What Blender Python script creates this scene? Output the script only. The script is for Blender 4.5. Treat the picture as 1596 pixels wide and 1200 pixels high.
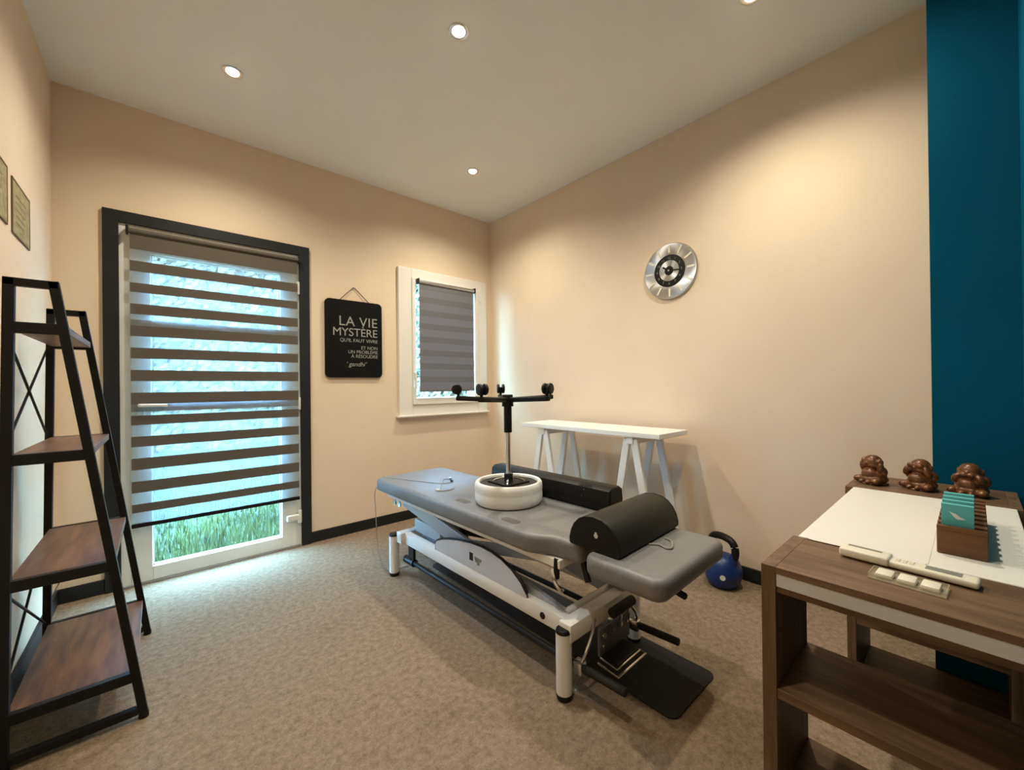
import bpy, bmesh, math, random
from mathutils import Vector, Matrix
random.seed(7)
sc = bpy.context.scene
for o in list(bpy.data.objects): bpy.data.objects.remove(o)
COL = sc.collection
R = math.radians

# ------------------------------------------------------------------ camera
F_PX, YAW, PITCH, ROLL = 629.79, 0.8518, 0.0028, -0.0114
fw = Vector((math.cos(YAW)*math.cos(PITCH), math.sin(YAW)*math.cos(PITCH), math.sin(PITCH)))
rt = Vector((math.sin(YAW), -math.cos(YAW), 0)); up = rt.cross(fw)
r2 = rt*math.cos(ROLL) + up*math.sin(ROLL); u2 = -rt*math.sin(ROLL) + up*math.cos(ROLL)
cd = bpy.data.cameras.new('camera'); cam = bpy.data.objects.new('camera', cd); COL.objects.link(cam)
m = Matrix((r2, u2, -fw)).transposed().to_4x4(); m.translation = (-2.5298, -3.1999, 1.1269)
cam.matrix_world = m
cd.sensor_fit = 'HORIZONTAL'; cd.sensor_width = 36; cd.lens = F_PX*36/1596
cd.clip_start = 0.02; cd.clip_end = 200
sc.camera = cam

# ------------------------------------------------------------------ sky, exposure
W = bpy.data.worlds.new('World'); sc.world = W; W.use_nodes = True
bg = W.node_tree.nodes['Background']
bg.inputs[0].default_value = (0.31, 0.63, 1.0, 1); bg.inputs[1].default_value = 30.0
vs = sc.view_settings
vs.view_transform = 'Standard'; vs.look = 'None'; vs.gamma = 1; vs.exposure = 1.05
vs.use_curve_mapping = False
LAMP_W = 41.0
LAMP_COL = (1.0, 0.905, 0.75)

H = 2.77; XL = -2.949; YF = -3.31; YB = -4.7     # ceiling, left wall, front wall, hall end

# ------------------------------------------------------------------ materials
MATS = {}
def mat(name, col, rough=.5, metal=0., col2=None, scale=8., stretch=(1, 1, 1), bump=0., bscale=None, detail=4.,
        spec=None, lo=.35, hi=.65, coat=0., sheen=0.):
    if name in MATS: return MATS[name]
    m = bpy.data.materials.new(name); m.use_nodes = True; MATS[name] = m
    nt = m.node_tree; b = nt.nodes['Principled BSDF']
    b.inputs['Base Color'].default_value = (*col, 1); b.inputs['Roughness'].default_value = rough
    b.inputs['Metallic'].default_value = metal
    if spec is not None: b.inputs['Specular IOR Level'].default_value = spec
    if coat: b.inputs['Coat Weight'].default_value = coat; b.inputs['Coat Roughness'].default_value = .1
    if sheen: b.inputs['Sheen Weight'].default_value = sheen
    tc = nt.nodes.new('ShaderNodeTexCoord'); mp = nt.nodes.new('ShaderNodeMapping')
    mp.inputs['Scale'].default_value = stretch
    nt.links.new(tc.outputs['Object'], mp.inputs['Vector'])
    n = nt.nodes.new('ShaderNodeTexNoise'); n.inputs['Scale'].default_value = scale; n.inputs['Detail'].default_value = detail
    nt.links.new(mp.outputs[0], n.inputs['Vector'])
    rp = nt.nodes.new('ShaderNodeValToRGB')
    c2 = col2 if col2 is not None else tuple(c*.93 for c in col)
    rp.color_ramp.elements[0].position = lo; rp.color_ramp.elements[1].position = hi
    rp.color_ramp.elements[0].color = (*c2, 1); rp.color_ramp.elements[1].color = (*col, 1)
    nt.links.new(n.outputs['Fac'], rp.inputs['Fac']); nt.links.new(rp.outputs['Color'], b.inputs['Base Color'])
    if bump:
        n2 = nt.nodes.new('ShaderNodeTexNoise'); n2.inputs['Scale'].default_value = bscale or scale*4; n2.inputs['Detail'].default_value = 3
        nt.links.new(mp.outputs[0], n2.inputs['Vector'])
        bp = nt.nodes.new('ShaderNodeBump'); bp.inputs['Strength'].default_value = bump; bp.inputs['Distance'].default_value = .004
        nt.links.new(n2.outputs['Fac'], bp.inputs['Height']); nt.links.new(bp.outputs['Normal'], b.inputs['Normal'])
    return m
def carpet_mat():
    m = bpy.data.materials.new('carpet'); m.use_nodes = True; nt = m.node_tree; b = nt.nodes['Principled BSDF']
    b.inputs['Roughness'].default_value = .95; b.inputs['Specular IOR Level'].default_value = .1
    tc = nt.nodes.new('ShaderNodeTexCoord')
    def noise(s, d):
        n = nt.nodes.new('ShaderNodeTexNoise'); n.inputs['Scale'].default_value = s; n.inputs['Detail'].default_value = d
        n.inputs['Roughness'].default_value = .65
        nt.links.new(tc.outputs['Object'], n.inputs['Vector']); return n
    a = noise(42, 6); c = noise(150, 3)
    mx = nt.nodes.new('ShaderNodeMix'); mx.data_type = 'FLOAT'; mx.inputs[0].default_value = .4
    nt.links.new(a.outputs['Fac'], mx.inputs[2]); nt.links.new(c.outputs['Fac'], mx.inputs[3])
    rp = nt.nodes.new('ShaderNodeValToRGB'); e = rp.color_ramp.elements
    e[0].position = .36; e[1].position = .64
    e[0].color = (.165, .119, .077, 1); e[1].color = (.335, .256, .176, 1)
    nt.links.new(mx.outputs[0], rp.inputs['Fac']); nt.links.new(rp.outputs['Color'], b.inputs['Base Color'])
    bp = nt.nodes.new('ShaderNodeBump'); bp.inputs['Strength'].default_value = .5; bp.inputs['Distance'].default_value = .004
    nt.links.new(c.outputs['Fac'], bp.inputs['Height']); nt.links.new(bp.outputs['Normal'], b.inputs['Normal'])
    return m
def emit_mat(name, col, s):
    m = bpy.data.materials.new(name); m.use_nodes = True; nt = m.node_tree
    nt.nodes.remove(nt.nodes['Principled BSDF']); e = nt.nodes.new('ShaderNodeEmission')
    e.inputs[0].default_value = (*col, 1); e.inputs[1].default_value = s
    nt.links.new(e.outputs[0], nt.nodes['Material Output'].inputs[0]); return m
def mix_mat(name, parts):
    """parts: list of (node type, colour, weight, rough)"""
    m = bpy.data.materials.new(name); m.use_nodes = True; nt = m.node_tree
    nt.nodes.remove(nt.nodes['Principled BSDF']); cur = None; tot = 0
    for t, c, w, *r in parts:
        n = nt.nodes.new(t); n.inputs['Color'].default_value = (*c, 1)
        if r and 'Roughness' in n.inputs: n.inputs['Roughness'].default_value = r[0]
        tot += w
        if cur is None: cur = n.outputs[0]
        else:
            mx = nt.nodes.new('ShaderNodeMixShader'); mx.inputs[0].default_value = w/tot
            nt.links.new(cur, mx.inputs[1]); nt.links.new(n.outputs[0], mx.inputs[2]); cur = mx.outputs[0]
    nt.links.new(cur, nt.nodes['Material Output'].inputs[0]); return m
WALL = mat('wall_paint', (.78, .63, .455), .85, col2=(.755, .605, .435), scale=3, bump=.12, bscale=160, spec=.2)
WALLR = WALL
BLUE = mat('blue_paint', (.0, .088, .155), .7, col2=(.0, .081, .145), scale=3, bump=.1, bscale=160, spec=.06)
CEIL = mat('ceiling_paint', (.86, .85, .82), .9, scale=2, col2=(.84, .83, .80), bump=.05, bscale=150, spec=.1)
CARPET = carpet_mat()
CHAR = mat('charcoal_paint', (.020, .022, .023), .45, col2=(.016, .018, .019), scale=6, spec=.2)
PVC = mat('white_pvc', (.74, .72, .66), .35, scale=5, col2=(.70, .68, .62))
WPVC = mat('window_pvc', (.80, .77, .69), .35, scale=5, col2=(.77, .74, .66))
GLASS = mix_mat('glass', [('ShaderNodeBsdfTransparent', (.93, .97, .96), .94), ('ShaderNodeBsdfGlossy', (1, 1, 1), .06, .02)])
BAND = mix_mat('blind_fabric', [('ShaderNodeBsdfDiffuse', (.125, .108, .09), .94), ('ShaderNodeBsdfTranslucent', (.20, .165, .13), .06)])
SHEER = mix_mat('blind_sheer', [('ShaderNodeBsdfTransparent', (.92, .98, 1), .70), ('ShaderNodeBsdfDiffuse', (.42, .40, .36), .22), ('ShaderNodeBsdfTranslucent', (.5, .56, .60), .08)])
GBAND = mix_mat('grey_blind_fabric', [('ShaderNodeBsdfDiffuse', (.17, .17, .175), .95), ('ShaderNodeBsdfTranslucent', (.2, .2, .22), .05)])
GSHEER = mix_mat('grey_blind_sheer', [('ShaderNodeBsdfDiffuse', (.22, .215, .22), .8), ('ShaderNodeBsdfTranslucent', (.24, .25, .28), .2)])
BLACKM = mat('black_metal', (.008, .008, .008), .45, scale=12, col2=(.006, .006, .006), spec=.25)
BLACKP = mat('black_plastic', (.008, .008, .0085), .4, scale=20, spec=.25)
RUBBER = mat('black_rubber', (.017, .016, .015), .75, spec=.3, scale=30, col2=(.015, .0145, .014), bump=.3, bscale=250)
WALNUT = mat('walnut', (.20, .088, .032), .42, col2=(.085, .034, .012), scale=7, stretch=(5, .7, 5), detail=6, bump=.05)
WALNUTX = mat('oak_brown', (.185, .115, .066), .45, col2=(.105, .063, .035), scale=6, stretch=(9, .8, 9), detail=6, bump=.06, spec=.3)
WALNUTZ = mat('oak_brown_upright', (.185, .115, .066), .45, col2=(.105, .063, .035), scale=6, stretch=(9, 9, .8), detail=6, bump=.06, spec=.3)
WHITE = mat('white_laminate', (.80, .79, .73), .4, scale=3, col2=(.78, .77, .71))
CREAM = mat('cream_plastic', (.80, .77, .62), .4, scale=6)
TRESW = mat('white_lacquer', (.86, .85, .80), .35, scale=5)
STEELW = mat('white_powder_coat', (.86, .85, .82), .35, scale=6, col2=(.82, .81, .78))
PANELG = mat('pale_grey_cover', (.62, .635, .66), .4, scale=6)
ARMBL = mat('blue_grey_steel', (.42, .46, .52), .35, scale=6, metal=.15)
CHROME = mat('chrome', (.72, .72, .72), .18, 1., scale=6)
ALU = mat('brushed_aluminium', (.50, .51, .52), .34, .9, scale=12, stretch=(1, 12, 12), col2=(.42, .43, .44))
CLOCKALU = mat('radial_brushed_metal', (.60, .61, .62), .33, 1., scale=12, col2=(.55, .56, .57))
_nt = CLOCKALU.node_tree; _b = _nt.nodes['Principled BSDF']; _b.inputs['Anisotropic'].default_value = .85
_t = _nt.nodes.new('ShaderNodeTangent'); _t.direction_type = 'RADIAL'; _t.axis = 'X'; _nt.links.new(_t.outputs[0], _b.inputs['Tangent'])
PLATE = mat('grey_steel', (.17, .17, .165), .4, .5, scale=12)
STRIP = mat('silver_strip', (.60, .61, .60), .45, 0, scale=12)
VINYL = mat('grey_vinyl', (.190, .188, .190), .42, scale=14, col2=(.176, .174, .176), bump=.12, bscale=220)
VINYLP = mat('grey_print', (.11, .105, .10), .5, scale=60)
BVINYL = mat('black_vinyl', (.010, .0098, .009), .45, spec=.22, scale=9, bump=.15, bscale=120)
BVINYL2 = mat('black_green_vinyl', (.017, .017, .013), .5, spec=.25, scale=9, bump=.12, bscale=160)
WVINYL = mat('white_vinyl', (.88, .88, .85), .38, scale=6, bump=.15, bscale=14)
DARKPLY = mat('dark_underside', (.022, .018, .014), .7, scale=20)
KBLUE = mat('kettle_blue', (.006, .035, .17), .38, scale=20, col2=(.005, .028, .14))
BRONZE = mat('bronze_brown', (.20, .085, .030), .32, .25, scale=40, col2=(.085, .032, .012), bump=.35, bscale=90)
BOXW = mat('chestnut_block', (.16, .068, .024), .45, col2=(.105, .042, .014), scale=8, stretch=(6, 1, 6), bump=.05)
TEAL = mat('turquoise_card', (.11, .50, .52), .5, scale=5)
PAPER = mat('white_print', (.85, .85, .82), .6, scale=5)
LCD = mat('grey_display', (.22, .23, .20), .3, scale=5)
CORD = mat('brown_cord', (.10, .055, .03), .8, scale=60)
CABLE = mat('cable_grey', (.30, .28, .25), .5, scale=20)
SIGNB = mat('sign_board', (.006, .006, .0055), .55, scale=14, col2=(.004, .004, .004), spec=.12)
SIGNT = mat('sign_lettering', (.30, .30, .275), .6, scale=20)
PARCH = mat('parchment', (.42, .37, .19), .6, scale=26, col2=(.27, .225, .095), stretch=(1, 1, 2))
BROWNF = mat('thin_brown_frame', (.16, .12, .06), .5, scale=20)
CLEAR = mix_mat('clear_plastic', [('ShaderNodeBsdfTransparent', (.96, .95, .88), .72), ('ShaderNodeBsdfDiffuse', (.8, .78, .65), .2), ('ShaderNodeBsdfGlossy', (1, 1, 1), .08, .1)])
GRASSM = mat('grass', (.070, .105, .022), .7, scale=3, col2=(.022, .044, .010))
EARTH = mat('lawn_soil', (.025, .045, .027), .9, scale=5, col2=(.015, .03, .017))
LEAF = mat('hedge_leaf', (.13, .12, .07), .6, scale=4, col2=(.075, .08, .045))
GLOW = emit_mat('lamp_glow', (1, .90, .70), 14)

# ------------------------------------------------------------------ mesh helpers
class MB:
    def __init__(s): s.bm = bmesh.new(); s.smooth = False
    def _add(s, verts, faces):
        vs_ = [s.bm.verts.new(v) for v in verts]
        for f in faces:
            try: s.bm.faces.new([vs_[i] for i in f])
            except ValueError: pass
        return s
    def box(s, x0, x1, y0, y1, z0, z1, bev=0., seg=2):
        x0, x1 = sorted((x0, x1)); y0, y1 = sorted((y0, y1)); z0, z1 = sorted((z0, z1))
        t = bmesh.new(); bmesh.ops.create_cube(t, size=1)
        for v in t.verts:
            v.co = ((x0+x1)/2+v.co.x*(x1-x0), (y0+y1)/2+v.co.y*(y1-y0), (z0+z1)/2+v.co.z*(z1-z0))
        if bev: bmesh.ops.bevel(t, geom=t.edges[:], offset=min(bev, .49*min(x1-x0, y1-y0, z1-z0)), segments=seg, profile=.5, affect='EDGES')
        return s.merge(t)
    def merge(s, t, mtx=None):
        me = bpy.data.meshes.new('tmp'); t.to_mesh(me); t.free()
        if mtx is not None: me.transform(mtx)
        s.bm.from_mesh(me); bpy.data.meshes.remove(me); return s
    def bar(s, a, b, w, h=None, bev=0., upv=None):
        """box-section bar from a to b"""
        h = h or w; a = Vector(a); b = Vector(b); d = (b-a); L = d.length; d.normalize()
        U = Vector(upv) if upv else Vector((0, 0, 1))
        if abs(d.dot(U)) > .98: U = Vector((0, 1, 0))
        sd = d.cross(U).normalized(); U = sd.cross(d).normalized()
        t = bmesh.new(); bmesh.ops.create_cube(t, size=1)
        for v in t.verts: v.co = (v.co.x*w, v.co.y*L, v.co.z*h)
        if bev: bmesh.ops.bevel(t, geom=t.edges[:], offset=bev, segments=2, profile=.5, affect='EDGES')
        M = Matrix((sd, d, U)).transposed().to_4x4(); M.translation = (a+b)/2
        return s.merge(t, M)
    def cyl(s, a, b, r0, r1=None, n=20, bev=0.):
        r1 = r0 if r1 is None else r1; a = Vector(a); b = Vector(b); d = b-a; L = d.length
        t = bmesh.new(); bmesh.ops.create_cone(t, cap_ends=True, segments=n, radius1=r0, radius2=r1, depth=L)
        if bev:
            ed = [e for e in t.edges if abs(e.verts[0].co.z-e.verts[1].co.z) < 1e-6]
            bmesh.ops.bevel(t, geom=ed, offset=bev, segments=3, profile=.5, affect='EDGES')
        M = d.to_track_quat('Z', 'Y').to_matrix().to_4x4(); M.translation = (a+b)/2
        return s.merge(t, M)
    def ell(s, c, r, n=16, rot=None):
        t = bmesh.new(); bmesh.ops.create_uvsphere(t, u_segments=n, v_segments=max(6, n//2+2), radius=1)
        M = Matrix.Diagonal((*r, 1))
        if rot: M = rot.to_4x4() @ M
        M.translation = Vector(c); return s.merge(t, M)
    def tube(s, pts, r, n=8, close=False):
        pts = [Vector(p) for p in pts]; rings = []; N = len(pts)
        for i, p in enumerate(pts):
            if close: d = pts[(i+1) % N]-pts[i-1]
            else: d = pts[min(i+1, N-1)]-pts[max(i-1, 0)]
            d.normalize(); U = Vector((0, 0, 1)) if abs(d.z) < .95 else Vector((0, 1, 0))
            a = d.cross(U).normalized(); b = a.cross(d)
            rr = r[i] if isinstance(r, (list, tuple)) else r
            rings.append([s.bm.verts.new(p+a*rr*math.cos(2*math.pi*k/n)+b*rr*math.sin(2*math.pi*k/n)) for k in range(n)])
        for i in range(N if close else N-1):
            A, B = rings[i], rings[(i+1) % N]
            for k in range(n): s.bm.faces.new((A[k], A[(k+1) % n], B[(k+1) % n], B[k]))
        if not close: s.bm.faces.new(rings[0][::-1]); s.bm.faces.new(rings[-1])
        return s
    def lathe(s, prof, c=(0, 0, 0), n=32, axis='Z'):
        """prof (r, h); axis Z or -X"""
        rings = []
        for r, h in prof:
            ring = []
            for k in range(n):
                a = 2*math.pi*k/n
                p = (r*math.cos(a), r*math.sin(a), h) if axis == 'Z' else (-h, r*math.cos(a), r*math.sin(a))
                ring.append(s.bm.verts.new((p[0]+c[0], p[1]+c[1], p[2]+c[2])))
            rings.append(ring)
        for A, B in zip(rings, rings[1:]):
            for k in range(n): s.bm.faces.new((A[k], A[(k+1) % n], B[(k+1) % n], B[k]))
        s.bm.faces.new(rings[0][::-1]); s.bm.faces.new(rings[-1]); return s
    def prism(s, poly, lo, hi, axis='z', bev=0., seg=3):
        """poly 2D; extruded along axis. z: (x,y); x: (y,z); y: (x,z)"""
        def P(a, b, t): return {'z': (a, b, t), 'x': (t, a, b), 'y': (a, t, b)}[axis]
        t = bmesh.new(); A = [t.verts.new(P(a, b, lo)) for a, b in poly]; B = [t.verts.new(P(a, b, hi)) for a, b in poly]
        n = len(poly); fa = t.faces.new(A); fb = t.faces.new(B[::-1])
        for i in range(n): t.faces.new((A[i], B[i], B[(i+1) % n], A[(i+1) % n]))
        bmesh.ops.recalc_face_normals(t, faces=t.faces[:])
        if bev:
            ed = list(set(list(fa.edges)+list(fb.edges)))
            bmesh.ops.bevel(t, geom=ed, offset=bev, segments=seg, profile=.5, affect='EDGES')
        return s.merge(t)
    def build(s, name, m, parent=None, smooth=False, origin=None):
        bmesh.ops.recalc_face_normals(s.bm, faces=s.bm.faces[:])
        if origin is not None: bmesh.ops.translate(s.bm, vec=-Vector(origin), verts=s.bm.verts[:])
        me = bpy.data.meshes.new(name); s.bm.to_mesh(me); s.bm.free()
        o = bpy.data.objects.new(name, me); COL.objects.link(o); me.materials.append(m)
        if parent is not None: o.parent = parent
        elif origin is not None: o.location = origin
        if smooth:
            for p in me.polygons: p.use_smooth = True
            me.set_sharp_from_angle(angle=R(38))
        return o
def tag(o, label, cat, group=None, kind=None):
    if label: o['label'] = label
    if cat: o['category'] = cat
    if group: o['group'] = group
    if kind: o['kind'] = kind
    return o
def thing(name, label, cat, loc=(0, 0, 0), rz=0, group=None):
    o = bpy.data.objects.new(name, None); COL.objects.link(o); o.location = loc; o.rotation_euler = (0, 0, rz)
    o.empty_display_size = .1
    return tag(o, label, cat, group)
def struct(o): o['kind'] = 'structure'; return o
def sroot(name, loc=(0, 0, 0)):
    o = bpy.data.objects.new(name, None); COL.objects.link(o); o.location = loc; return struct(o)
def copy_tree(o, parent=None):
    c = o.copy(); COL.objects.link(c)
    if parent is not None: c.parent = parent
    for ch in list(o.children): copy_tree(ch, c)
    return c
def rrect(x0, x1, y0, y1, r, n=6):
    out = []
    for cx, cy, a0 in ((x1-r, y1-r, 0), (x0+r, y1-r, 90), (x0+r, y0+r, 180), (x1-r, y0+r, 270)):
        for k in range(n+1):
            a = R(a0+90*k/n); out.append((cx+r*math.cos(a), cy+r*math.sin(a)))
    return out
def text_mesh(body, size, align='LEFT', extrude=.0006, shear=0., spacing=1., bold=0.):
    cu = bpy.data.curves.new('lettering', 'FONT'); cu.body = body; cu.size = size; cu.align_x = align
    cu.extrude = extrude; cu.shear = shear; cu.space_character = spacing; cu.offset = bold
    t = bpy.data.objects.new('tmp_lettering', cu); COL.objects.link(t)
    dg = bpy.context.evaluated_depsgraph_get(); me = bpy.data.meshes.new_from_object(t.evaluated_get(dg))
    bpy.data.objects.remove(t); bpy.data.curves.remove(cu); me.materials.clear(); return me
def lettering(name, body, size, M, m, parent, **kw):
    me = text_mesh(body, size, **kw); me.transform(M); me.materials.append(m); me.name = name
    o = bpy.data.objects.new(name, me); COL.objects.link(o); o.parent = parent; return o
def smooth_path(pts, k=5):
    P = [Vector(p) for p in pts]; P = [P[0]]+P+[P[-1]]; out = []
    for i in range(1, len(P)-2):
        for j in range(k):
            t = j/k; a, b, c, d = P[i-1:i+3]
            out.append(.5*((2*b)+(-a+c)*t+(2*a-5*b+4*c-d)*t*t+(-a+3*b-3*c+d)*t**3))
    out.append(P[-2]); return out

# ------------------------------------------------------------------ room shell
struct(MB().box(XL-.15, .15, YB-.15, .15, -.12, 0).build('floor', CARPET))
struct(MB().box(XL-.15, .15, YB-.15, .15, H, H+.12).build('ceiling', CEIL))
DX0, DX1, DZ = -2.70, -1.755, 2.085          # door opening
WX0, WX1, WZ0, WZ1 = -.93, -.16, .95, 2.10    # window opening
b = MB()
for x0, x1, z0, z1 in ((XL-.15, DX0, 0, H), (DX0, DX1, DZ, H), (DX1, WX0, 0, H), (WX0, WX1, 0, WZ0), (WX0, WX1, WZ1, H), (WX1, .15, 0, H)):
    b.box(x0, x1, 0, .15, z0, z1)
struct(b.build('wall_back', WALL))
struct(MB().box(0, .15, YB-.15, 0, 0, H).build('wall_right', WALL))
struct(MB().box(XL-.15, XL, YB-.15, 0, 0, H).build('wall_left', WALL))
struct(MB().box(-1.7, 0, YF-.12, YF, 0, H).build('wall_front', BLUE))
struct(MB().box(XL, 0, YB-.15, YB, 0, H).build('wall_hall', WALL))
struct(MB().box(-.35, 0, YF, -3.096, 0, H).build('wall_column', BLUE))
struct(MB().box(DX1+.06, -.004, -.014, 0, 0, .078, .003).build('baseboard_back', CHAR))
struct(MB().box(XL+.014, DX0-.06, -.014, 0, 0, .078, .003).build('baseboard_back_corner', CHAR))
struct(MB().box(-.014, 0, -3.096, 0, 0, .078, .003).build('baseboard_right', CHAR))
struct(MB().box(XL, XL+.014, YB, 0, 0, .078, .003).build('baseboard_left', CHAR))

# door casing
t = sroot('trim_1', (-2.23, 0, 0))
for x0, x1, z0, z1 in ((-2.76, -2.694, 0, 2.15), (-1.762, -1.696, 0, 2.15), (-2.694, -1.762, 2.084, 2.15)):
    MB().box(x0+2.23, x1+2.23, -.022, 0, z0, z1, .002).build('casing', CHAR, t)

# ------------------------------------------------------------------ glazed door
d = sroot('door_1', (-2.23, 0, 0)); ox = 2.23
for x0, x1, z0, z1 in ((DX0, -2.650, 0, DZ), (-1.795, DX1, 0, DZ), (-2.655, -1.79, 2.045, DZ)):
    MB().box(x0+ox, x1+ox, -.006, .06, z0, z1, .003).build('door_frame', PVC, d)
for x0, x1, z0, z1 in ((-2.652, -2.56, .012, 2.04), (-1.885, -1.793, .012, 2.04), (-2.56, -1.885, .012, .092), (-2.56, -1.885, 1.93, 2.04)):
    MB().box(x0+ox, x1+ox, -.012, .055, z0, z1, .004).build('leaf_rail', PVC, d)
MB().box(-2.56+ox, -1.885+ox, .018, .024, .092, 1.93).build('pane', GLASS, d)
b = MB()
for x0, x1, z0, z1 in ((-2.566, -2.553, .085, 1.937), (-1.892, -1.879, .085, 1.937), (-2.566, -1.879, .085, .098), (-2.566, -1.879, 1.924, 1.937)):
    b.box(x0+ox, x1+ox, .01, .032, z0, z1)
b.build('glazing_bead', PVC, d)
MB().box(DX0+ox, DX1+ox, -.02, .08, 0, .012, .002).build('threshold', ALU, d)
h = MB().box(-2.628+ox, -2.590+ox, -.020, -.012, .93, 1.13, .004).build('handle_plate', PVC, d)
MB().tube(smooth_path([(-2.61+ox, -.012, 1.04), (-2.61+ox, -.058, 1.04), (-2.59+ox, -.066, 1.04), (-2.49+ox, -.066, 1.037)]), .010, 10).build('lever', PVC, h, True)
for z in (1.845, 1.02, .215):
    MB().cyl((-1.775+ox, -.020, z-.045), (-1.775+ox, -.020, z+.045), .0125, n=14, bev=.003).build('hinge', PVC, d, True)
MB().box(-1.86+ox, -1.775+ox, -.034, -.012, .19, .235, .012, 3).build('hinge_cover', PVC, d, True)

# ------------------------------------------------------------------ blinds
def zebra(name, label, x0, x1, ztop, zbot, y, bands, gaps, mb, ms, back=()):
    cx = (x0+x1)/2; t = thing(name, label, 'blind', (cx, y, zbot)); t_ = -Vector((cx, y, zbot))
    def part(bm_, nm, m, sm=False): return bm_.build(nm, m, t, sm)
    X0, X1 = x0-cx, x1-cx
    MB().cyl((X0, 0, ztop-zbot), (X1, 0, ztop-zbot), .016, n=18).build('roller_tube', mb if mb is BAND else ALU, t, True)
    for s in (X0-.012, X1):
        MB().box(s, s+.012, -.020, .03, ztop-zbot-.022, ztop-zbot+.026, .004).build('bracket', BLACKP, t)
    for a, c in bands: MB().box(X0+.004, X1-.004, -.0006, .0006, a-zbot, c-zbot).build('fabric_band', mb, t)
    for a, c in gaps: MB().box(X0+.004, X1-.004, -.0003, .0003, a-zbot, c-zbot).build('sheer_band', ms, t)
    for a, c in back: MB().box(X0+.004, X1-.004, .012, .0132, a-zbot, c-zbot).build('rear_fabric_band', mb, t)
    MB().box(X0+.002, X1-.002, -.007, .009, -.014, .010, .004).build('bottom_bar', BLACKP if mb is BAND else mb, t)
    return t
gc = [1.903, 1.777, 1.657, 1.531, 1.405, 1.277, 1.147, 1.015, .895, .770, .638, .508, .394]
gh = .033
gaps = [(c-gh, c+gh) for c in gc]; edges = [2.035]+[e for c in gc for e in (c+gh, c-gh)]
bands = [(edges[i+1], edges[i]) for i in range(0, len(edges)-1, 2)]
zebra('roller_blind', 'taupe striped day and night roller blind hanging over the glazed door', -2.652, -1.778, 2.040, .355, -.045, bands, gaps, BAND, SHEER,
      back=[(1.531-gh, 1.531+.004), (1.015-.012, 1.015+gh)])

# ------------------------------------------------------------------ window
w = sroot('window_1', (-.545, 0, .876)); wx, wz = .545, -.876
def wb(n, x0, x1, y0, y1, z0, z1, m=WPVC, bev=.004, par=None): return MB().box(x0+wx, x1+wx, y0, y1, z0+wz, z1+wz, bev).build(n, m, par or w)
for x0, x1, z0, z1 in ((-1.008, -.889, .880, 2.150), (-.191, -.080, .880, 2.150), (-.889, -.191, 2.071, 2.150), (-.889, -.191, .880, .977)):
    wb('casing', x0, x1, -.030, .02, z0, z1)
wb('sill', -1.03, -.07, -.055, 0, .872, .890, WPVC, .006)
for x0, x1, z0, z1 in ((-.890, -.855, .975, 2.072), (-.238, -.190, .975, 2.072), (-.855, -.238, 2.035, 2.072), (-.855, -.238, .975, 1.035)):
    wb('sash_rail', x0, x1, -.045, .05, z0, z1, WPVC, .006)
wb('pane', -.855, -.238, .02, .026, 1.035, 2.035, GLASS, 0)
hd = wb('handle', -.884, -.866, -.062, -.045, 1.20, 1.26, WPVC, .004)
MB().box(-.883+wx, -.868+wx, -.080, -.062, 1.11+wz, 1.25+wz, .005).build('grip', WPVC, hd)
for z in (1.98, 1.04): MB().cyl((-.168+wx, -.040, z-.03+wz), (-.168+wx, -.040, z+.03+wz), .008, n=12).build('hinge', WPVC, w, True)
n = 8; z1_, z0_ = 2.025, 1.105; pitch = (z1_-z0_)/n; bands = []; gaps = []
for i in range(n):
    zt = z1_-i*pitch; bands.append((zt-pitch*.45, zt)); gaps.append((zt-pitch, zt-pitch*.45))
zebra('window_roller_blind', 'grey pleated-look striped roller blind closed on the small window', -.842, -.262, 2.035, 1.10, -.070, bands, gaps, GBAND, GSHEER)

# ------------------------------------------------------------------ outside
struct(MB().box(-14, 10, .155, 22, -.16, -.10).build('ground', EARTH))
me_v, me_f = [], []
for i in range(26000):
    y = .25+random.random()**1.7*5.5; x = -3.9+random.random()*(3.2+y*.9); hh = .05+.09*random.random(); a = random.random()*6.28; l = (random.random()-.5)*.09
    dx, dy = .006*math.cos(a), .006*math.sin(a); k = len(me_v)
    me_v += [(x-dx, y-dy, -.1), (x+dx, y+dy, -.1), (x+l*math.sin(a), y+l*math.cos(a), -.1+hh)]; me_f.append((k, k+1, k+2))
me = bpy.data.meshes.new('lawn_grass'); me.from_pydata(me_v, [], me_f); me.materials.append(GRASSM)
g = bpy.data.objects.new('lawn_grass', me); COL.objects.link(g); tag(g, 'bright green lawn grass outside below the door glass', 'grass', kind='stuff')
me_v, me_f = [], []
for i in range(80000):
    x = -7+random.random()*14; y = 7.2+random.random()*.9; z = -.1+random.random()*(4.3+.15*math.sin(x*2.1)+.1*math.sin(x*5.3)); s_ = .07+.06*random.random()
    n_ = Vector((random.random()-.5, -random.random(), random.random()-.3)).normalized(); a_ = n_.orthogonal().normalized(); b_ = n_.cross(a_)
    k = len(me_v); p = Vector((x, y, z)); me_v += [tuple(p+a_*s_), tuple(p+b_*s_*.5), tuple(p-a_*s_), tuple(p-b_*s_*.5)]; me_f.append((k, k+1, k+2, k+3))
me = bpy.data.meshes.new('garden_hedge'); me.from_pydata(me_v, [], me_f); me.materials.append(LEAF)
g = bpy.data.objects.new('garden_hedge', me); COL.objects.link(g); tag(g, 'pale green garden hedge beyond the lawn, seen between blind bands', 'hedge', kind='stuff')

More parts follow.
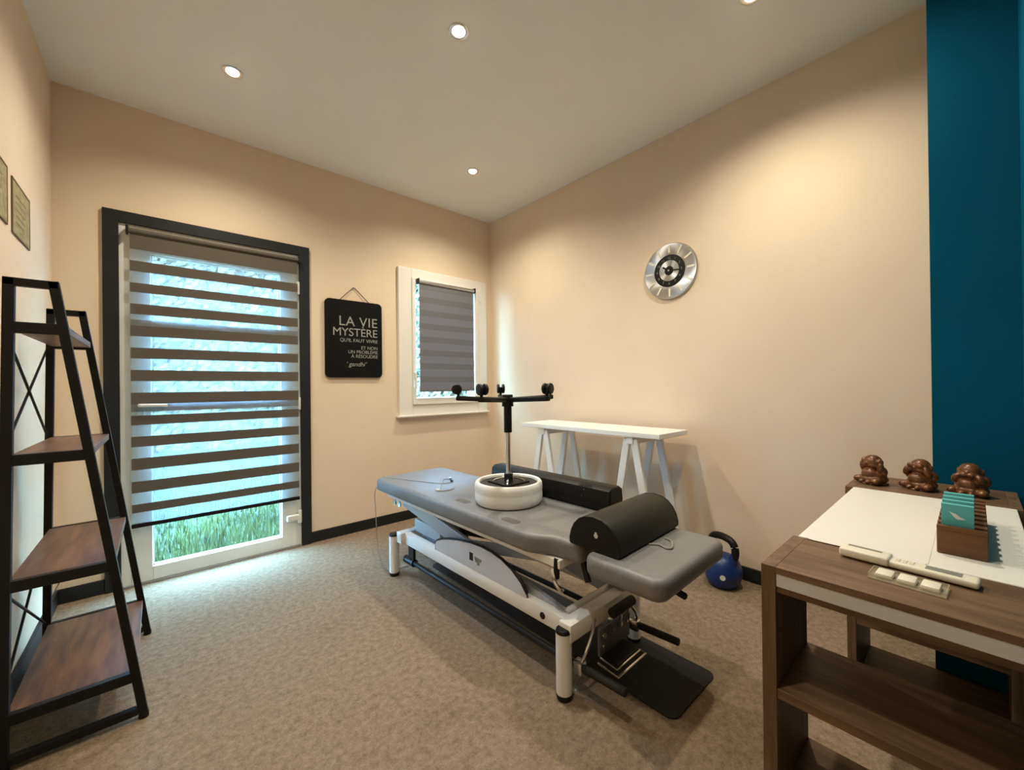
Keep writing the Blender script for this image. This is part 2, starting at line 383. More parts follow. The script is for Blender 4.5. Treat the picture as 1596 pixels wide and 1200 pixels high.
# ------------------------------------------------------------------ ceiling downlights
def downlight(x, y, label, dim=1.):
    t = thing('ceiling_downlight', label, 'light', (x, y, H), 0, 'recessed ceiling downlights')
    MB().lathe([(.030, 0), (.047, 0), (.046, -.003), (.038, -.005), (.031, -.003)], n=28).build('bezel', CHROME, t, True)
    MB().lathe([(.001, -.013), (.014, -.0125), (.023, -.010), (.029, -.005), (.030, -.001), (.001, -.001)], n=24).build('bulb', GLOW, t, True)
    ld = bpy.data.lights.new('downlight_beam', 'SPOT'); ld.energy = LAMP_W*dim; ld.color = LAMP_COL; ld.spot_size = R(152); ld.spot_blend = 1.0
    ld.shadow_soft_size = .03
    lo = bpy.data.objects.new('downlight_beam', ld); COL.objects.link(lo); lo.parent = t; lo.location = (0, 0, -.045)
downlight(-2.23, -.69, 'small round recessed ceiling downlight above the glazed door', .70)
downlight(-1.474, -1.648, 'small round recessed ceiling downlight in the middle of the ceiling, above the table')
downlight(-.715, -.70, 'small round recessed ceiling downlight near the corner by the small window', .82)
downlight(-.63, -2.60, 'small round recessed ceiling downlight near the clock wall and desk', .88)
downlight(-2.20, -2.60, 'small round recessed ceiling downlight before the ladder shelf, out of the photograph', .6)

# ------------------------------------------------------------------ treatment table
TH = R(1.5); TX, TY = -1.215, -1.55
T = thing('treatment_table', 'grey padded electric massage treatment table on a white lifting frame', 'massage table', (TX, TY, 0), TH)
ol = [(-.25, .875)]
def outline():
    h = .253; pts = []
    def arc(cx, cy, r, a0, a1, n=6):
        for k in range(n+1):
            a = R(a0+(a1-a0)*k/n); pts.append((cx+r*math.cos(a), cy+r*math.sin(a)))
    arc(h-.05, .895-.05, .05, 0, 90); arc(-h+.05, .895-.05, .05, 90, 180)
    pts.extend([(-h, -.46), (-h+.004, -.49), (-h+.02, -.525), (-h+.04, -.555), (-h+.055, -.58), (-h+.06, -.61)])
    arc(-h+.06+.03, -.705+.03, .03, 180, 270, 4); arc(h-.06-.03, -.705+.03, .03, 270, 360, 4)
    pts.extend([(h-.06, -.61), (h-.055, -.58), (h-.04, -.555), (h-.02, -.525), (h-.004, -.49), (h, -.46)])
    return pts
MB().prism(outline(), .472, .55, 'z', .020, 4).build('main_cushion', VINYL, T, True)
MB().prism(rrect(-.247, .247, -1.045, -.752, .045, 7), .476, .548, 'z', .022, 4).build('head_cushion', VINYL, T, True)
# prints on the vinyl
for (u, v, s_) in ((-.16, .057, .05), (-.188, -.33, .05)):
    b = MB(); b.prism(rrect(u-.022, u+.022, v-s_, v+s_, .018, 4), .5502, .5506, 'z').build('print', VINYLP, T)
for s in (-1, 1): MB().box(s*.19-.018, s*.19+.018, -.62, .80, .438, .472, .003).build('top_rail', STEELW, T)
for v in (.74, .1, -.60): MB().box(-.172, .172, v-.02, v+.02, .440, .470, .002).build('top_crossbar', STEELW, T)
for s in (-1, 1): MB().box(s*.10-.014, s*.10+.014, -1.0, -.60, .446, .474, .003).build('head_support', BLACKM, T)
# base frame
LV, LU = .66, .237
for su in (-1, 1):
    for v in (LV, -LV):
        leg = MB().cyl((su*LU, v, .022), (su*LU, v, .238), .029, n=24).build('leg', STEELW, T, True)
        MB().cyl((su*LU, v, 0), (su*LU, v, .022), .026, .031, n=24).build('rubber_foot', RUBBER, leg, True)
        MB().cyl((su*LU, v, .238), (su*LU, v, .252), .031, .026, n=24, bev=.003).build('cap', BLACKP, leg, True)
    r_ = MB().box(su*.193-.02, su*.193+.02, -.655, .625, .205, .268, .004).build('side_rail', STEELW, T, True)
    if su < 0:
        MB().cyl((-.2135, -.535, .236), (-.216, -.535, .236), .013, n=20).build('emblem', BLACKP, r_, True)
for v in (.60, -.665):
    MB().box(-.237, .237, v-.028, v+.028, .207, .270, .004).build('end_bar', STEELW, T, True)
# curved side cover
prof = [(.24, .262), (.24, .300), (.225, .318), (.18, .336), (.12, .353), (.03, .373), (-.07, .387), (-.15, .391), (-.22, .388), (-.29, .376), (-.355, .352), (-.41, .318), (-.44, .285), (-.445, .262)]
for su in (-1, 1):
    c = MB().prism(prof, su*.205-.007, su*.205+.007, 'x').build('curved_cover', PANELG, T)
    MB().tube([(su*.205, y, z) for y, z in prof], .0075, 8).build('edge_trim', BLACKP, c, True)
    if su < 0:
        MB().box(-.2128, -.2118, -.09, -.062, .308, .345, .0003).build('logo_mark', CHAR, c)
        b = MB(); b.prism([(-.10, .335), (-.155, .332), (-.150, .318), (-.118, .320), (-.122, .300), (-.138, .302), (-.140, .312), (-.108, .31)], -.2128, -.2118, 'x').build('logo_outline', LCD, c)
# lifting arms
for su in (-1, 1):
    MB().bar((su*.165, .66, .44), (su*.165, -.60, .235), .022, .075, .003).build('lift_arm', ARMBL, T)
    MB().bar((su*.132, .50, .235), (su*.132, -.52, .435), .020, .05, .003).build('lift_arm', ARMBL, T)
MB().box(-.155, .155, .28, .56, .27, .345, .006).build('motor_housing', ARMBL, T)
MB().bar((0, .35, .30), (0, -.28, .40), .05, .05, .008).build('actuator', BLACKP, T)
MB().cyl((-.205, -.605, .252), (.19, -.605, .252), .016, n=18).build('pivot_tube', STEELW, T, True)
# side foot control bars
for su in (-1, 1):
    fb = MB().cyl((su*.19, .56, .105), (su*.19, -.66, .105), .013, n=14).build('foot_bar', BLACKM, T, True)
    MB().cyl((su*.19, -.70, .108), (su*.19, -.885, .116), .0145, n=16, bev=.004).build('grip', RUBBER, fb, True)
    MB().cyl((su*.19, .60, .105), (su*.19, .50, .105), .022, n=16).build('bushing', BLACKP, fb, True)
    MB().box(su*.19-.018, su*.19+.018, -.715, -.675, .085, .130, .006).build('clevis', CHROME, fb, True)
    MB().tube(smooth_path([(su*.19, -.70, .12), (su*.17, -.712, .165), (su*.13, -.71, .215), (su*.10, -.70, .245)]), .006, 8).build('link_rod', CHROME, fb, True)
    MB().box(su*.19-.008, su*.19+.008, .50, .56, .10, .215, .003).build('bracket', BLACKM, fb)
# wheel lift mechanism at the head end
mech = MB().box(-.09, .12, -.712, -.700, .10, .205, .004).build('mechanism_plate', PLATE, T)
MB().cyl((-.045, -.735, .258), (.105, -.735, .258), .019, n=18, bev=.006).build('roller_grip', RUBBER, mech, True)
for u in (-.03, .03, .085): MB().bar((u, -.720, .17), (u, -.735, .255), .012, .008).build('strut', CHROME, mech)
MB().tube([(-.10, -.71, .085), (-.105, -.80, .080), (.085, -.80, .080), (.09, -.71, .085)], .005, 8).build('pedal_wire', CHROME, mech, True)
MB().tube([(-.085, -.71, .098), (-.09, -.785, .093), (.07, -.785, .093), (.075, -.71, .098)], .004, 8).build('pedal_wire', CHROME, mech, True)
MB().box(-.08, .07, -.78, -.712, .095, .105, .002).build('pedal_plate', BLACKM, mech)
for u, z in ((-.07, .18), (-.07, .14), (-.01, .175), (.04, .18)): MB().cyl((u, -.712, z), (u, -.724, z), .010, n=12).build('bolt', CHROME, mech, True)
for u in (.15,):
    MB().box(u-.02, u+.02, -.69, -.60, .27, .30, .004).build('latch', BLACKP, T); MB().cyl((u, -.62, .300), (u, -.62, .312), .012, n=14).build('latch_button', CREAM, T, True)
# levers under the cushion
MB().cyl((-.20, -.60, .472), (-.205, -.60, .40), .012, n=12).build('lever', BLACKP, T, True)
MB().tube(smooth_path([(-.205, -.585, .43), (-.215, -.60, .40), (-.215, -.62, .375), (-.205, -.63, .36)]), .009, 8).build('lever_hook', CHROME, T, True)
MB().cyl((-.155, -.69, .475), (-.16, -.715, .41), .012, n=12).build('lever', BLACKP, T, True)
MB().cyl((-.06, -.95, .455), (-.078, -1.036, .447), .011, n=12, bev=.003).build('head_lever', RUBBER, T, True)
for v in (.68, .62): MB().cyl((-.215, v, .43), (-.225, v, .43), .016, n=14).build('bolt', CHROME, T, True)

# black mat under the table
MB().prism(rrect(-.165, .165, -.80, .80, .035, 6), 0, .006, 'z', .001, 1).build('floor_mat', RUBBER, None).location = (-1.08, -1.735, 0)
o = bpy.data.objects['floor_mat']; tag(o, 'black rubber floor mat with rounded corners under the treatment table', 'mat')

# half-round neck bolster on the head cushion
ca, sa = math.cos(TH), math.sin(TH)
def tw(u, v, z=0): return (TX+u*ca-v*sa, TY+u*sa+v*ca, z)
t = thing('half_round_bolster', 'black half-round bolster cushion lying across the head pad', 'cushion', tw(.012, -.765, .5512), TH+R(1))
ps = [(-.103, .006), (-.103, .022), (-.096, .048), (-.083, .073), (-.062, .094), (-.036, .106), (0, .111), (.036, .106), (.062, .094), (.083, .073), (.096, .048), (.103, .022), (.103, .006), (.097, 0), (-.097, 0)]
ps = [(y*1.02, z*1.06) for y, z in ps]
MB().prism(ps, -.212, .225, 'x', .010, 3).build('pad', BVINYL2, t, True)
MB().prism([(y*.99, z*.99+.001) for y, z in ps], -.2145, -.212, 'x', .001, 1).build('end_cap', BVINYL, t, True)
MB().prism([(y*.99, z*.99+.001) for y, z in ps], .225, .2275, 'x', .001, 1).build('end_cap', BVINYL, t, True)
MB().lathe([(.001, .2145), (.008, .2145), (.008, .2152), (.001, .2152)], (0, -.012, .055), 14, '-X').build('logo_dot', PAPER, t)
MB().box(-.2152, -.2145, -.016, -.008, .047, .067).build('logo_bar', PAPER, t)

# long black bolster along the table edge
t = thing('long_bolster', 'long black box-shaped bolster cushion along the table edge behind the stool', 'cushion', tw(.232, -.172, .5505), TH)
MB().prism([(-.055, .012), (-.058, .05), (-.052, .098), (-.03, .112), (.03, .112), (.052, .098), (.058, .05), (.055, .012), (.045, 0), (-.045, 0)], -.41, .41, 'y', .008, 3).build('cover', BVINYL, t, True)
MB().box(-.045, .045, -.412, -.409, .015, .10, .001).build('end_seam', BVINYL2, t); MB().box(-.045, .045, .409, .412, .015, .10, .001).build('end_seam', BVINYL2, t)

# ------------------------------------------------------------------ upturned stool
t = thing('rolling_stool', 'white round rolling stool turned upside down on the treatment table', 'stool', tw(.0, -.110, .5505))
MB().lathe([(.02, 0), (.145, 0), (.160, .004), (.167, .015), (.169, .035), (.168, .056), (.1672, .061), (.168, .066), (.169, .085), (.167, .099), (.161, .107), (.153, .108), (.147, .104), (.144, .092), (.02, .090)], n=56).build('seat', WVINYL, t, True)
MB().lathe([(.01, .0905), (.1445, .0925), (.1445, .0945), (.01, .0945)], n=40).build('seat_base', DARKPLY, t, True)
pl = MB().box(-.075, .075, -.075, .075, .0945, .104, .003).build('mount_plate', BLACKM, t)
for a in range(4):
    an = R(45+90*a); MB().tube(smooth_path([(.085*math.cos(an), .085*math.sin(an), .09), (.07*math.cos(an), .07*math.sin(an), .108), (.035*math.cos(an), .035*math.sin(an), .118), (.02*math.cos(an), .02*math.sin(an), .12)], 3), .005, 8).build('mount_arm', CHROME, pl, True)
MB().tube(smooth_path([(.02, .02, .105), (.07, .07, .118), (.10, .10, .115)]), .005, 8).build('height_lever', BLACKP, t, True)
MB().cyl((0, 0, .098), (0, 0, .14), .022, n=20).build('socket', BLACKP, t, True)
MB().cyl((0, 0, .14), (0, 0, .36), .0125, n=18).build('gas_piston', CHROME, t, True)
MB().cyl((0, 0, .345), (0, 0, .50), .020, n=20, bev=.002).build('gas_cylinder', BLACKM, t, True)
MB().cyl((0, 0, .475), (0, 0, .535), .030, .026, n=24, bev=.004).build('hub', BLACKP, t, True)
for k in range(5):
    a = R(130.3+72*k); c_, s_ = math.cos(a), math.sin(a)
    arm = MB().bar((.02*c_, .02*s_, .508), (.265*c_, .265*s_, .518), .032, .024, .006).build('base_arm', BLACKP, t, True)
    q = R(72*k+60+40*k); cx_, cy_ = .255*c_, .255*s_
    MB().cyl((cx_, cy_, .518), (cx_, cy_, .545), .007, n=10).build('caster_stem', BLACKM, arm)
    for sd in (-1, 1):
        ax = Vector((math.cos(q), math.sin(q), 0)); cc = Vector((cx_, cy_, .563))+Vector((-ax.y, ax.x, 0))*.008
        MB().cyl(cc+ax*sd*.007, cc+ax*sd*.021, .026, n=20, bev=.005).build('wheel', BLACKP, arm, True)
    MB().box(cx_-.007, cx_+.007, cy_-.007, cy_+.007, .535, .572, .003).build('caster_fork', BLACKM, arm)

# cable lying on the table
pts = [tw(-.21, .86, .553), tw(-.12, .62, .5535), tw(-.05, .46, .553), tw(.02, .42, .554), tw(.06, .47, .553), tw(.03, .52, .5535), tw(-.04, .44, .553), tw(-.10, .36, .5535), tw(-.14, .30, .553), tw(-.07, .28, .553), tw(-.02, .34, .553)]
t = thing('charging_cable', 'thin grey cable with plug lying loose on the treatment table', 'cable', pts[0])
o0 = Vector(pts[0])
MB().tube([p-o0 for p in smooth_path(pts, 6)], .0022, 6).build('cord', CABLE, t, True)
e = Vector(tw(.02, .42, .5585))-o0; MB().bar(e, e+Vector((.018, .045, .006)), .013, .011, .003).build('plug', BLACKP, t); MB().bar(e+Vector((.018, .045, .006)), e+Vector((.024, .062, .008)), .010, .005).build('plug_tip', CHROME, t)
e = Vector(tw(-.14, .30, .556))-o0; MB().bar(e, e+Vector((-.01, .03, 0)), .010, .008, .002).build('connector', CREAM, t)
pts = [(-.245, .862, .50), (-.262, .868, .46), (-.262, .86, .35), (-.268, .83, .20), (-.27, .79, .08), (-.25, .74, .012), (-.20, .72, .006), (-.10, .70, .006)]
MB().tube(smooth_path(pts, 6), .0026, 6).build('power_cord', CABLE, T, True)
# strap by the half-round bolster
pts = [tw(-.01, -.872, .551), tw(.01, -.90, .552), tw(.0, -.935, .5515), tw(.02, -.945, .552), tw(.075, -.915, .5515), tw(.085, -.885, .552)]
o = MB().tube(smooth_path(pts, 5), .0035, 6).build('strap_loop', CABLE, None, True, origin=pts[0]); tag(o, 'small dark elastic strap loop lying on the head pad', 'strap')

# ------------------------------------------------------------------ trestle table
tx, ty = -.245, -1.46
t = thing('trestle_tabletop', 'narrow white trestle table top against the cream wall', 'table', (tx, ty, .815))
MB().box(-.170, .170, -.575, .575, 0, .030, .003).build('board', TRESW, t)
def trestle(y, label):
    t = thing('trestle', label, 'trestle', (tx, y, 0), 0, 'white trestles under the narrow table top')
    MB().box(-.16, .16, -.022, .022, .770, .815, .003).build('beam', TRESW, t)
    for sx in (-1, 1):
        for sy in (-1, 1):
            MB().bar((sx*.142, sy*.024, .80), (sx*.142, sy*.165, .0), .022, .045, .002, upv=(0, 1, 0)).build('leg', TRESW, t)
    for sy in (-1, 1): MB().bar((-.142, sy*.12, .26), (.142, sy*.12, .26), .018, .04, .002).build('stretcher', TRESW, t)
trestle(-1.10, 'white wooden A-shaped trestle under the table top end by the window')
trestle(-1.835, 'white wooden A-shaped trestle under the table top end by the kettlebell')

# ------------------------------------------------------------------ kettlebell
t = thing('kettlebell', 'blue kettlebell with black handle standing on the carpet by the wall', 'kettlebell', (-.155, -2.265, 0), R(-20))
MB().lathe([(.01, 0), (.055, 0), (.07, .006), (.088, .035), (.097, .075), (.095, .105), (.082, .14), (.06, .165), (.03, .178), (.01, .181)], n=36).build('ball', KBLUE, t, True)
MB().tube(smooth_path([(0, .062, .150), (0, .078, .19), (0, .078, .23), (0, .055, .262), (0, 0, .272), (0, -.055, .262), (0, -.078, .23), (0, -.078, .19), (0, -.062, .150)], 5), .0195, 14).build('handle', BLACKM, t, True)
for s in (1, -1): MB().cyl((0, s*.060, .145), (0, s*.078, .198), .026, .0185, n=18).build('collar', KBLUE, t, True)
Mk = Matrix.Rotation(R(-125), 4, 'Z')
b = MB().lathe([(.001, .0965), (.014, .0965), (.014, .0985), (.001, .0985)], (0, 0, .078), 18, '-X'); b.bm.transform(Matrix.Rotation(R(40), 4, 'Z')); b.build('logo', PAPER, t)

# ------------------------------------------------------------------ wall clock
t = thing('wall_clock', 'round silver wall clock with black face on the cream wall', 'clock', (0, -1.902, 1.866))
MB().lathe([(.10, .0), (.180, .0), (.182, .006), (.181, .014), (.176, .019), (.112, .022), (.10, .020)], n=64, axis='-X').build('rim', CLOCKALU, t, True)
MB().lathe([(.001, .004), (.104, .004), (.104, .024), (.100, .0245), (.001, .0245)], n=48, axis='-X').build('dial', BLACKP, t, True)
MB().lathe([(.001, .0245), (.067, .0245), (.067, .0262), (.001, .0262)], n=40, axis='-X').build('inner_disc', CLOCKALU, t, True)
MB().lathe([(.001, .0262), (.030, .0262), (.030, .0268), (.001, .0268)], n=28, axis='-X').build('centre_disc', BLACKP, t, True)
for k in range(12):
    a = R(30*k); M = Matrix.Rotation(a, 4, 'X')
    b = MB().box(-.0232, -.0218, -.006, .006, .116, .168); b.bm.transform(M); b.build('hour_mark', CREAM, t)
for k in range(12):
    a = R(-30*(k+1)); c_ = (.082*math.sin(-a), .082*math.cos(a))
    # seen from -X the +Y axis points left
    Mx = Matrix.Translation((-.0252, -.082*math.sin(R(30*(k+1))), .082*math.cos(R(30*(k+1)))-.008)) @ Matrix(((0, 0, -1, 0), (-1, 0, 0, 0), (0, 1, 0, 0), (0, 0, 0, 1)))
    lettering('numeral', str(k+1), .022, Mx, LCD, t, align='CENTER')
for ang, L, wd, xx in ((-55, .050, .010, -.0285), (95, .074, .008, -.0300), (20, .078, .002, -.0312)):
    M = Matrix.Rotation(R(ang), 4, 'X'); b = MB().box(xx-.0008, xx, -wd/2, wd/2, -.018, L); b.bm.transform(M)
    b.build('clock_hand', BLACKM, t)
MB().cyl((-.024, 0, 0), (-.033, 0, 0), .006, n=16).build('hand_pin', CHROME, t, True)

# ------------------------------------------------------------------ hanging sign
sx0, sx1, sz0, sz1 = -1.592, -1.152, 1.208, 1.806; cx = (sx0+sx1)/2
t = thing('hanging_sign', 'black slate-look hanging sign with white French quotation between door and window', 'sign', (cx, 0, sz0))
MB().prism(rrect(sx0-cx, sx1-cx, 0, sz1-sz0, .035, 6), -.022, -.004, 'y', .003, 2).build('board', SIGNB, t)
MB().tube([(-.115, -.014, sz1-sz0-.006), (-.004, -.008, 1.912-sz0), (.004, -.008, 1.912-sz0), (.120, -.014, sz1-sz0-.006)], .0028, 6).build('hanging_cord', CORD, t, True)
MB().cyl((0, 0, 1.908-sz0), (0, -.018, 1.908-sz0), .004, n=10).build('nail', CHROME, t)
def sign_text(body, size, xr, z, al='RIGHT', **kw):
    M = Matrix.Translation((xr, -.0227, z)) @ Matrix.Rotation(R(90), 4, 'X')
    lettering('lettering', body, size, M, SIGNT, t, align=al, **kw)
xr = .182
sign_text('LA VIE', .105, xr, .400, spacing=1.05)
sign_text('MYST\u00c8RE', .088, xr, .322, spacing=.98)
sign_text("QU'IL FAUT VIVRE", .037, xr, .276)
sign_text('ET NON', .036, xr, .222)
sign_text('UN PROBL\u00c8ME', .036, xr, .188)
sign_text('\u00c0 R\u00c9SOUDRE', .036, xr, .154)
sign_text('\u2019 gandhi\u2019', .048, .085, .088, shear=.3)

# ------------------------------------------------------------------ certificates on the left wall
def certificate(y0, y1, z0, z1, label):
    t = thing('framed_certificate', label, 'picture', (XL, (y0+y1)/2, z0)); hy = (y1-y0)/2; hz = z1-z0
    MB().box(.0005, .0035, -hy+.006, hy-.006, .006, hz-.006).build('sheet', PARCH, t)
    for a, b_, c, d_ in ((-hy, -hy+.007, 0, hz), (hy-.007, hy, 0, hz), (-hy+.007, hy-.007, 0, .007), (-hy+.007, hy-.007, hz-.007, hz)):
        MB().box(.0, .005, a, b_, c, d_, .0008).build('frame_edge', BROWNF, t)
    for k in range(5):
        MB().box(.0035, .0038, -hy*.6, hy*.6*(.5+.1*k), hz*(.25+.12*k), hz*(.25+.12*k)+.004).build('print_line', BROWNF, t)
certificate(-.785, -.505, 1.738, 1.955, 'small parchment-coloured framed certificate on the wall nearer the glazed door corner')
certificate(-1.130, -.850, 1.745, 1.962, 'small parchment-coloured framed certificate on the wall right above the ladder shelf')

# ------------------------------------------------------------------ ladder shelf
SY0, SY1, SH = -1.300, -.672, 1.470; LXB = -2.885
def fx(z): return -2.575+(-2.775+2.575)*z/SH
def rx(z): return -2.884+(.020)*z/SH
t = thing('ladder_shelf', 'black metal ladder shelf with four walnut boards against the left wall', 'shelf', (-2.73, (SY0+SY1)/2, 0))
lx, ly = 2.73, -(SY0+SY1)/2; wdt = .024
def lp(x, y, z): return (x+lx, y+ly, z)
for y in (SY0, SY1):
    MB().bar(lp(fx(0), y, .012), lp(fx(SH), y, SH), wdt, wdt, .002, upv=(0, 1, 0)).build('leg', BLACKM, t)
    MB().bar(lp(rx(0), y, .012), lp(rx(SH), y, SH), wdt, wdt, .002, upv=(0, 1, 0)).build('leg', BLACKM, t)
    MB().bar(lp(rx(SH)-.012, y, SH-.012), lp(fx(SH)+.012, y, SH-.012), wdt, wdt, .002).build('top_bar', BLACKM, t)
    MB().bar(lp(rx(0)+.01, y, .030), lp(fx(.03)-.01, y, .030), wdt, wdt, .002).build('bottom_bar', BLACKM, t)
    for x in (fx(0), rx(0)):
        MB().cyl(lp(x, y, 0), lp(x, y, .018), .014, n=14).build('foot', BLACKP, t)
for z in (1.325, .925, .548, .155):
    bd = MB().box(rx(z)+lx+.004, fx(z)+lx+.006, SY0+ly+.013, SY1+ly-.013, z-.012, z+.012, .002).build('shelf_board', WALNUT, t)
    for y in (SY0, SY1): MB().bar(lp(rx(z)+.01, y, z-.004), lp(fx(z)-.008, y, z-.004), wdt*.9, .034, .002).build('support_bar', BLACKM, bd)
for za, zb in ((1.30, .935), (.53, .17)):
    MB().cyl(lp(rx(za)-.004, SY0, za), lp(rx(zb)-.004, SY1, zb), .004, n=8).build('cross_brace', BLACKM, t)
    MB().cyl(lp(rx(za)-.010, SY1, za), lp(rx(zb)-.010, SY0, zb), .004, n=8).build('cross_brace', BLACKM, t)
pts = [(XL+.008, -.30, .30), (XL+.03, -.22, .27), (XL+.06, -.10, .22), (XL+.05, -.08, .19), (XL+.02, -.16, .12), (XL+.022, -.22, .10)]
o = MB().tube(smooth_path(pts, 6), .0025, 6).build('wall_cable', BLACKP, None, True, origin=pts[-1]); tag(o, 'thin black cable loop against the skirting behind the ladder shelf', 'cable')

# ------------------------------------------------------------------ desk
DZT = .75; TK = .022
def desk_unit(name, label, x0, x1, y0, y1, shelves, strip_side):
    cx_, cy_ = (x0+x1)/2, (y0+y1)/2
    t = thing(name, label, 'shelf unit', (cx_, cy_, 0)); hx, hy = (x1-x0)/2, (y1-y0)/2
    for s in (-1, 1): MB().box(-hx, hx, s*hy, s*(hy-.026), 0, DZT, .001).build('side_panel', WALNUTZ, t)
    MB().box(-hx, hx, -hy+.026, hy-.026, DZT-.014, DZT, .001).build('top_panel', WALNUTX, t)
    MB().box(-hx+.006, hx-.006, -hy+.026, hy-.026, DZT-.054, DZT-.040, .001).build('lower_top_panel', WALNUTX, t)
    s = strip_side
    MB().box(s*hx-s*.001, s*hx-s*.026, -hy+.027, hy-.027, DZT-.040, DZT-.014, .001).build('metal_strip', STRIP, t)
    for z in shelves: MB().box(-hx+.002, hx-.002, -hy+.026, hy-.026, z-.02, z, .001).build('shelf_board', WALNUTX, t)
    return t
desk_unit('desk_shelf_unit', 'dark oak open shelf unit with silver strip carrying the white desk top', -1.580, -1.350, -3.285, -2.902, (.50, .27, .06), -1)
desk_unit('wall_shelf_unit', 'dark oak shelf unit standing against the blue wall, figurines on top', -.652, -.362, -3.292, -2.888, (.28, .06), -1)
t = thing('desk', 'white laminate desk top spanning between two dark oak units', 'desk', (-1.0, -3.09, .728))
MB().box(-.349, .347, -.19, .178, 0, .0235, .002).build('board', WHITE, t)
# paper sheet with a rounded corner
o = MB().prism(rrect(-1.358, -.80, -3.135, -2.925, .02, 4), .7516, .7522, 'z').build('paper_sheet', WHITE, None, origin=(-1.08, -3.03, .7516)); tag(o, 'large white sheet lying on the white desk top beside the card block', 'paper')

# card block with turquoise cards
bx0, bx1, by0, by1, bz = -1.245, -.90, -3.217, -3.143, .7525
t = thing('card_holder', 'chestnut wooden slotted block holding cards on the white desk', 'card holder', ((bx0+bx1)/2, (by0+by1)/2, bz))
hx, hy = (bx1-bx0)/2, (by1-by0)/2
MB().box(-hx, hx, -hy, hy, 0, .050, .0015).build('block', BOXW, t)
nsl = 8
for k in range(nsl+1):
    a = -hx+k*(2*hx)/nsl; wd_ = .020 if 0 < k < nsl else .012
    a = max(-hx, min(hx-wd_, a-wd_/2)); MB().box(a, a+wd_, -hy, hy, .050, .060, .001).build('slot_rib', BOXW, t)
for k in range(4):
    xk = -hx+(k+.5)*(2*hx)/nsl
    c = MB().box(-.0045, .0045, -.024, .024, 0, .056, .0004).build('card_stack', TEAL, None); 
    c.location = ((bx0+bx1)/2+xk, (by0+by1)/2+.006, bz+.051); c.rotation_euler = (0, R(-6), 0)
    tag(c, ('turquoise card stack with white printed mark in the first slot of the block', 'turquoise card stack right behind the stack with the white mark', 'turquoise card stack third behind the marked one in the block', 'turquoise card stack rearmost in the block, before the bronze figurines')[k], 'cards', 'turquoise cards in the wooden block')
    MB().box(.0046, .0056, -.023, .023, 0, .0545).build('white_card', PAPER, c)
    if k == 0:
        MB().prism([(-.012, .026), (-.004, .030), (.002, .036), (.012, .040), (.006, .030), (.0, .024)], -.0051, -.0046, 'x').build('printed_mark', PAPER, c)

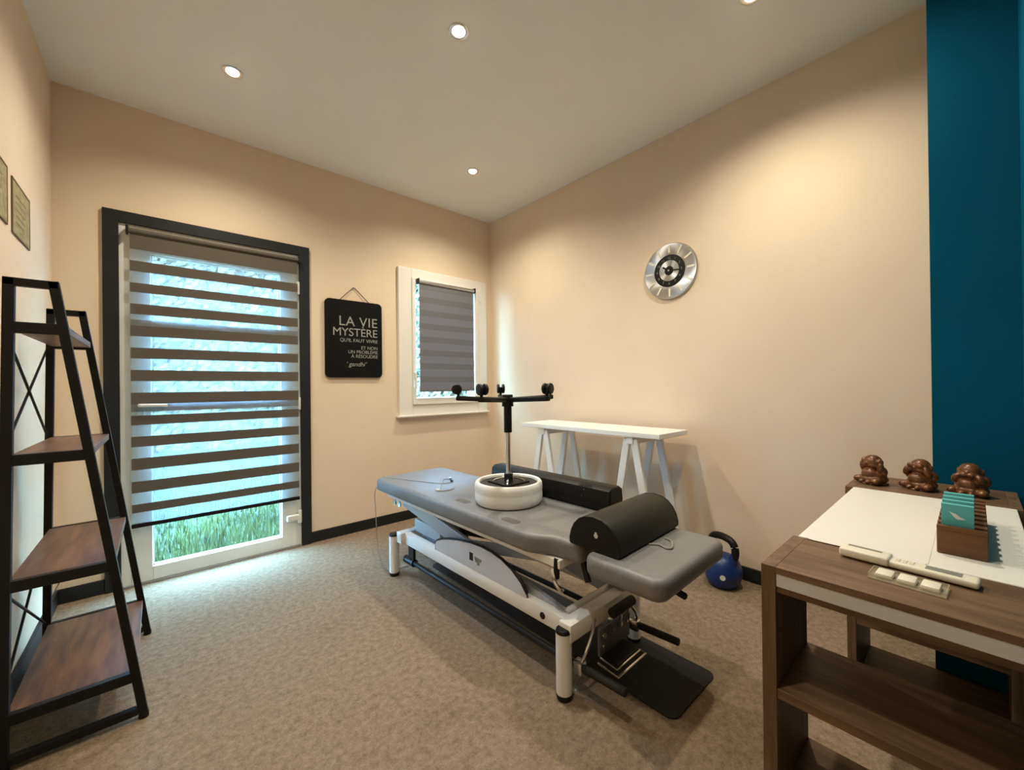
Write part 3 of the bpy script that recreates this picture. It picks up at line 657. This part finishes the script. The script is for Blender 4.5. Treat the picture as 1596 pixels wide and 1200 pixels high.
# three seated figurines
def figurine(x, y, rz, pose, label):
    t = thing('figurine', label, 'figurine', (x, y, DZT+.0005), rz, 'bronze figurines on the oak unit')
    b = MB()
    b.ell((0, 0, .018), (.040, .043, .019)); b.ell((.002, 0, .030), (.034, .038, .028)); b.ell((-.014, 0, .036), (.024, .028, .024))
    for s in (-1, 1):
        b.ell((-.018, s*.030, .014), (.026, .016, .014), rot=Matrix.Rotation(R(-25*s), 3, 'Z')); b.ell((-.030, s*.012, .008), (.016, .010, .008))
        b.ell((.002, s*.034, .050), (.014, .012, .018), rot=Matrix.Rotation(R(15*s), 3, 'X'))
    b.ell((-.002, 0, .080), (.028, .027, .026)); b.ell((-.006, 0, .070), (.024, .028, .015))
    for s in (-1, 1): b.ell((.002, s*.028, .077), (.006, .005, .011))
    b.ell((-.030, 0, .077), (.005, .005, .005))
    if pose == 'ears':
        for s in (-1, 1):
            b.ell((-.008, s*.034, .062), (.011, .010, .020), rot=Matrix.Rotation(R(-6*s), 3, 'X')); b.ell((-.005, s*.030, .082), (.012, .008, .013))
    elif pose == 'eyes':
        for s in (-1, 1):
            b.ell((-.018, s*.030, .064), (.012, .010, .020), rot=Matrix.Rotation(R(20*s), 3, 'X')); b.ell((-.028, s*.012, .085), (.007, .012, .008))
    else:
        for s in (-1, 1):
            b.ell((-.018, s*.028, .056), (.013, .010, .017), rot=Matrix.Rotation(R(28*s), 3, 'X')); b.ell((-.029, s*.008, .069), (.007, .010, .007))
    o = b.build('body', BRONZE, t, True)
    md = o.modifiers.new('skin', 'REMESH'); md.mode = 'VOXEL'; md.voxel_size = .0022; md.use_smooth_shade = True
    sm = o.modifiers.new('soften', 'SMOOTH'); sm.factor = .5; sm.iterations = 2
    MB().lathe([(.004, 0), (.040, 0), (.042, .003), (.040, .006), (.004, .006)], n=28).build('base', BRONZE, t, True)
    return t
figurine(-.530, -2.952, R(-38), 'ears', 'small bronze seated figurine at the oak unit end before the cream wall')
figurine(-.525, -3.076, R(-30), 'eyes', 'small bronze seated figurine between the other two figurines on the oak unit')
figurine(-.515, -3.190, R(-16), 'mouth', 'small bronze seated figurine right behind the turquoise cards, before the blue wall')

# white handheld device and clear tray of pads
t = thing('handheld_device', 'long white handheld device with grey display lying on the oak shelf edge', 'device', (-1.405, -3.105, .7525), R(-4))
MB().box(-.020, .018, -.100, .10, 0, .013, .005, 3).build('body', CREAM, t, True)
MB().box(-.025, .021, .02, .100, .001, .018, .004, 3).build('keypad_housing', CREAM, t, True)
MB().box(-.010, .010, -.078, -.030, .013, .0136).build('display', LCD, t)
for k in range(3):
    for j in range(2): MB().box(-.008+.010*j, -.001+.010*j, -.014+.010*k, -.007+.010*k, .013, .0142, .0005).build('key', CREAM, t)
MB().box(.004, .012, .035, .09, .018, .0186).build('label_strip', LCD, t)
t = thing('pad_tray', 'clear plastic tray with three cream pads beside the handheld device', 'tray', (-1.480, -3.115, .7505), R(-3))
MB().box(-.026, .026, -.052, .052, 0, .002, .0008).build('tray', CLEAR, t)
for a, b_, c, d_ in ((-.026, -.0245, -.052, .052), (.0245, .026, -.052, .052), (-.0245, .0245, -.052, -.0505), (-.0245, .0245, .0505, .052)):
    MB().box(a, b_, c, d_, .002, .009).build('rim', CLEAR, t)
for k in (-1, 0, 1): MB().box(-.018, .018, k*.031-.0125, k*.031+.0125, .002, .011, .003, 2).build('pad', CREAM, t, True)
